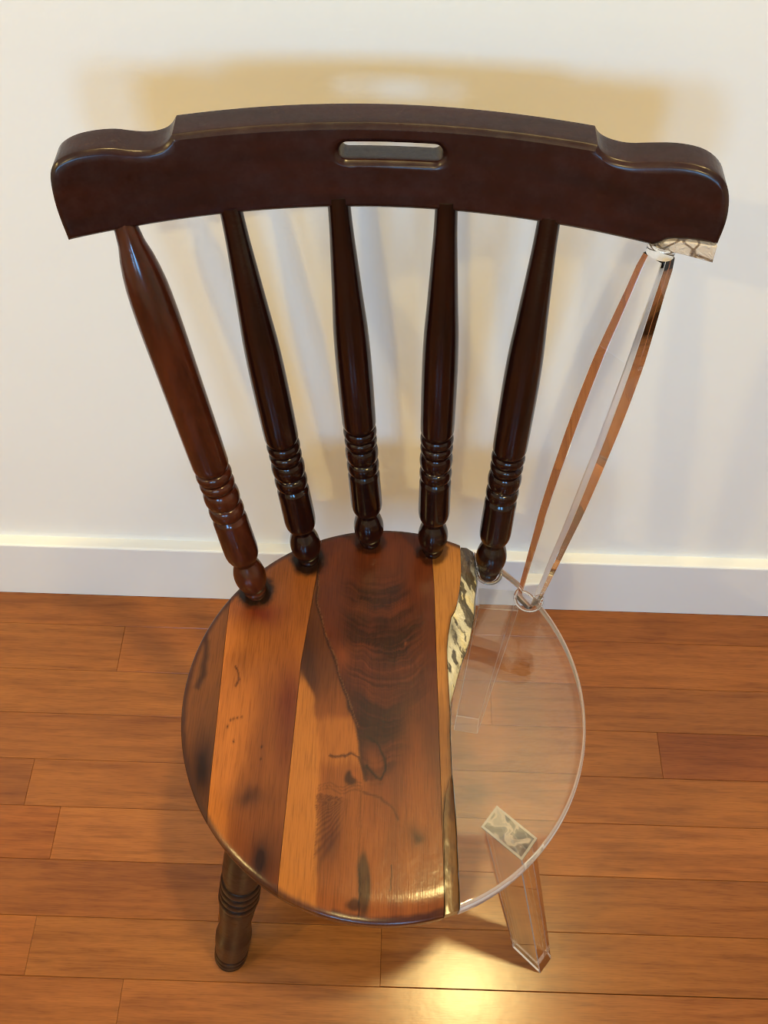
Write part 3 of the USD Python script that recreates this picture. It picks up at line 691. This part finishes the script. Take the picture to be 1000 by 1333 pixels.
# the bark strip, rough and mottled
def strip_solid(left, right, y0, y1, zfun, z0, nu=26, nv=320):
    ys = np.linspace(y1, y0, nv)
    lx = np.interp(ys, [p[1] for p in left[::-1]], [p[0] for p in left[::-1]])
    rx = np.interp(ys, [p[1] for p in right[::-1]], [p[0] for p in right[::-1]])
    u = np.linspace(0, 1, nu)
    X = lx[:, None] + (rx - lx)[:, None] * u[None]; Y = np.repeat(ys[:, None], nu, 1)
    # keep inside the seat's circle
    lim = CY + np.sqrt(np.maximum((RS - 0.0012) ** 2 - (X - CX) ** 2, 0)); Y = np.minimum(Y, lim)
    lim2 = CY - np.sqrt(np.maximum((RS - 0.0012) ** 2 - (X - CX) ** 2, 0)); Y = np.maximum(Y, lim2)
    Z = zfun(X, Y, np.repeat(u[None], nv, 0))
    top = np.stack([X, Y, Z], -1).reshape(-1, 3); bot = np.stack([X, Y, np.full_like(X, z0)], -1).reshape(-1, 3)
    V = np.vstack([top, bot]); N = nu * nv; F = []
    idx = np.arange(N).reshape(nv, nu)
    a, b_, c, d = idx[:-1, :-1].ravel(), idx[:-1, 1:].ravel(), idx[1:, 1:].ravel(), idx[1:, :-1].ravel()
    F = [np.stack([a, c, b_], 1), np.stack([a, d, c], 1), np.stack([a, b_, c], 1) + N, np.stack([a, c, d], 1) + N]
    rim = np.r_[idx[0, :], idx[1:, -1], idx[-1, -2::-1], idx[-2:0:-1, 0]]
    r2 = np.roll(rim, -1)
    F += [np.stack([rim, r2, r2 + N], 1), np.stack([rim, r2 + N, rim + N], 1)]
    m = trimesh.Trimesh(V, np.vstack(F), process=False); m.fix_normals(); return m
def bark_z(X, Y, u):
    p = np.stack([X * 260, Y * 110, X * 0 + 3.3], -1)
    h = fbm(p, 4, 51)
    return 0.4488 - 0.0035 * u ** 1.5 - 0.0022 * h
bark = strip_solid(shift(WL[1:14], 0.0003), shift(WR[1:], -0.0003), 0.2350, 0.4234, bark_z, 0.4262)
def col_bark(v):
    x, y, z = v.T
    w = x + 0.30 * (y - 0.33) + 0.006 * (fbm(np.stack([x * 120, y * 120, x * 0 + 7], 1), 3, 60) - 0.5)
    a = fbm(np.stack([w * 210, y * 55, x * 0 + 1.5], 1), 4, 61); c = fbm(np.stack([w * 520, y * 150, x * 0 + 4.5], 1), 3, 62); e = fbm(np.stack([x * 110, y * 70, x * 0 + 2], 1), 3, 63)
    top = sstep(0.345, 0.400, y)
    col = np.tile(srgb(196, 186, 158), (len(x), 1)) * (0.78 + 0.44 * c)[:, None]
    col = mixc(col, srgb(176, 168, 146), 0.7 * sstep(0.45, 0.62, e))
    col = mixc(col, srgb(206, 186, 128), 0.5 * sstep(0.52, 0.66, fbm(np.stack([w * 160, y * 60, x * 0 + 8], 1), 3, 64)))
    dark = sstep(0.545, 0.60, a + 0.17 * top + 0.10 * (e - 0.5) + 0.05 * (c - 0.5))
    col = mixc(col, srgb(46, 34, 24), 0.92 * dark)
    col = mixc(col, srgb(74, 52, 34), 0.75 * sstep(0.388, 0.402, y + 0.03 * (a - 0.5)))
    col = mixc(col, srgb(54, 46, 38), 0.85 * blob(x, y, (0.0675, 0.335), (0.004, 0.012), 0.25))
    return col
tag(obj('bark_edge', bark, bark_mat, seat, smooth=60, color=col_bark), 'mottled cream and black splintered bark edge')

# sloping amber ledge of wood under the front of the acrylic
def ledge_z(X, Y, u):
    return 0.4490 - 0.0012 * u ** 2 - 0.0003 * fbm(np.stack([X * 300, Y * 90, X * 0], -1), 3, 71)
led = strip_solid(shift(WL[14:], 0.0003), LEDGE, 0.0885, 0.2015, ledge_z, 0.4262, nu=14, nv=160)
def col_ledge(v):
    x, y, z = v.T
    n = nz(x, y, 200, 22, 81); n2 = nz(x, y, 90, 60, 82)
    col = np.tile(srgb(92, 60, 28), (len(x), 1)) * (0.6 + 0.8 * n)[:, None]
    return mixc(col, srgb(62, 36, 18), 0.7 * sstep(0.5, 0.7, n2))
obj('wood_ledge', led, seat_wood, seat, smooth=50, color=col_ledge)

# the acrylic side of the seat
left_edge = shift(WR[:-1], 0.0003) + [(0.0639, 0.2345), (0.0646, 0.2030)] + shift(LEDGE, 0.0003)
acr = acr_disc ^ prism(left_edge + [(0.3, 0.06), (0.3, 0.46)])
obj('glue_ring', glue_ring((0.1019, 0.3950, 0.4512), 0.0118, 0.0018), acrylic_worn, seat, smooth=40)

# ---------------------------------------------------------------- legs
def leg_profile(Lg):
    p = [(0.0, 0.0165), (0.003, 0.0184), (0.011, 0.0194)] + bead(0.013, 0.029, 0.0183, 0.0197, 7) + bead(0.031, 0.047, 0.0183, 0.0198, 7)
    p += [(0.050, 0.0192), (0.090, 0.0201), (0.114, 0.0201), (0.122, 0.0196), (0.136, 0.0182), (0.152, 0.0171), (0.180, 0.0169), (0.210, 0.0179), (0.243, 0.0188), (0.254, 0.0185)]
    for k in range(4):
        p += bead(0.2565 + 0.0180 * k, 0.2735 + 0.0180 * k, 0.0174, 0.0203 - 0.0003 * k, 7)
    p += [(0.331, 0.0176), (0.350, 0.0186), (0.390, 0.0180), (Lg, 0.0160)]
    return p
for foot, top in (((-0.1690, 0.0960, 0.0), (-0.1060, 0.1500, 0.4243)), ((-0.1250, 0.4000, 0.0), (-0.1000, 0.3600, 0.4243))):
    foot, top = np.array(foot), np.array(top)
    Lg = float(np.linalg.norm(top - foot))
    m = place(lathe(leg_profile(Lg), 48), foot, top)
    vv = np.array(m.vertices); vv[:, 2] = np.clip(vv[:, 2], 0.0002, 0.4244); m.vertices = vv
    obj('leg', m, leg_wood, chair, smooth=40)

def bar_leg(top, bot, ang_t, ang_b, st, sb, ztop, ch=0.0009):
    rings = []
    for k, ins in [(0, 0.0012), (0.0034, 0)] + [(q, 0) for q in np.linspace(0.2, 0.8, 4)] + [(0.9966, 0), (1.0, 0.0012)]:
        a = math.radians(ang_b + (ang_t - ang_b) * k)
        c = np.array(bot) * (1 - k) + np.array(top) * k; z = 0.0003 + (ztop - 0.0003) * k
        hx = (sb[0] * (1 - k) + st[0] * k) / 2 - ins; hy = (sb[1] * (1 - k) + st[1] * k) / 2 - ins
        e1 = np.array([math.cos(a), math.sin(a)]); e2 = np.array([-math.sin(a), math.cos(a)])
        q = []
        for sx, sy in ((1, 1), (-1, 1), (-1, -1), (1, -1)):
            p1 = c + e1 * sx * hx + e2 * sy * (hy - ch); p2 = c + e1 * sx * (hx - ch) + e2 * sy * hy
            q += [np.r_[p1, z], np.r_[p2, z]] if sx * sy > 0 else [np.r_[p2, z], np.r_[p1, z]]
        rings.append(q)
    return loft_rings(rings)
# the clear pieces are welded into one body of acrylic: the union of panel, square spindle and neck, taken apart again at the joints
def man(m):
    m = m.copy(); m.merge_vertices(); m.fix_normals()
    return m3.Manifold(m3.Mesh(np.array(m.vertices, np.float32), np.array(m.faces, np.uint32)))
ZJ = ZT - TH
front_bar = bar_leg((0.1130, 0.1602), (0.1979, 0.1103), -38, -41, (0.0418, 0.0228), (0.0430, 0.0228), ZJ - 0.0007)
rear_bar = bar_leg((0.1127, 0.3755), (0.1230, 0.3900), -3, -8, (0.0385, 0.0215), (0.0330, 0.0215), ZJ - 0.0002)
neck = place(lathe([(0.3583, 0.0088), (0.3592, 0.0094), (0.3640, 0.0094), (0.3652, 0.0088), (0.3656, 0.0075), (0.3665, 0.0074), (0.3690, 0.0072)], 40), b, t)
body = acr + (man(bar) + man(neck))
bv, bf, _ = _va(body)
cen = bv[bf].mean(1)
along = (cen - b) @ ax
is_bar = (cen[:, 2] > ZT + 1e-5)
fn = np.cross(bv[bf[:, 1]] - bv[bf[:, 0]], bv[bf[:, 2]] - bv[bf[:, 0]]); fn /= np.maximum(np.linalg.norm(fn, axis=1, keepdims=True), 1e-12)
rho = np.hypot(cen[:, 0] - CX, cen[:, 1] - CY)
is_rim = (~is_bar) & (rho > RS - 0.0056) & (np.abs(fn[:, 2]) < 0.985)
is_neck = is_bar & (along > S[-1] - 2e-5)
def pick(mask):
    m = trimesh.Trimesh(bv, bf[mask], process=False); m.remove_unreferenced_vertices(); return m
clear_bar, neck_part, panel_part = pick(is_bar & ~is_neck), pick(is_neck), pick(~is_bar & ~is_rim)
rim_part = pick(is_rim)
def leg_pieces(m):
    """The polished faces, the narrow eased edges and the sawn foot of a square leg."""
    m = m.copy(); n = m.face_normals; c = m.vertices[m.faces].mean(1); area = m.area_faces
    end = (c[:, 2] < 0.0006)
    q = m.vertices[m.faces]; short = np.min([np.linalg.norm(q[:, i] - q[:, (i + 1) % 3], axis=1) for i in range(3)], 0)
    edge = (short < 0.0030) & ~end & (c[:, 2] < ZJ - 0.0009)
    out = []
    for k in (~end & ~edge, edge, end):
        p = m.submesh([np.nonzero(k)[0]], append=True, repair=False); out.append(p)
    return out
front_part, front_edge, front_end = leg_pieces(front_bar)
rear_part, rear_edge, rear_end = leg_pieces(rear_bar)
clear_spindle = obj('spindle', clear_bar, acrylic, chair, smooth=25)
tag(clear_spindle, 'clear acrylic square replacement spindle at the right of the back')
tag(obj('spindle_neck', neck_part, acrylic, clear_spindle, smooth=35), 'clear round neck under the top rail')
glue = glue_ring((b[0], b[1], 0.4502 + 0.0012), 0.0128, 0.0016)
obj('glue_ring', glue, acrylic_worn, clear_spindle, smooth=40)

# sockets of the spindle standing on it
tag(obj('acrylic_rim', rim_part, rim_mat, seat, smooth=30), 'pale sawn edge of the acrylic panel')
tag(obj('acrylic_panel', panel_part, acrylic, seat, smooth=30), 'clear acrylic panel replacing the right side of the seat')
obj('glue_ring', glue_ring((0.1019, 0.3950, 0.4512), 0.0118, 0.0018), acrylic_worn, seat, smooth=40)
lf_ = obj('leg', front_part, acrylic, chair, smooth=20)
obj('polished_edge', front_edge, rim_mat, lf_)
obj('cut_end', front_end, acrylic, lf_)
tag(lf_, 'clear acrylic square front leg on the right')
pad = box(-0.0204, 0.0204, -0.0110, 0.0110, ZJ - 0.0006, ZJ - 0.0005)
pad.apply_transform(trimesh.transformations.rotation_matrix(math.radians(-38), (0, 0, 1))); pad.apply_translation((0.1130, 0.1602, 0))
frame = (m3.Manifold.cube((0.0416, 0.0226, 0.00012), True) - m3.Manifold.cube((0.0378, 0.0188, 0.01), True)).rotate((0, 0, -38)).translate((0.1130, 0.1602, ZJ - 0.0002))
obj('glue_frame', frame, frame_mat, lf_)
tag(obj('glue_pad', pad, glue_film, lf_), 'clear wrinkled glue patch between the leg and the seat')
lr_ = obj('leg', rear_part, acrylic_bar, chair, smooth=20)
tag(lr_, 'clear acrylic square rear leg seen through the seat')
obj('polished_edge', rear_edge, edge_mat, lr_)
obj('cut_end', rear_end, frosted, lr_)
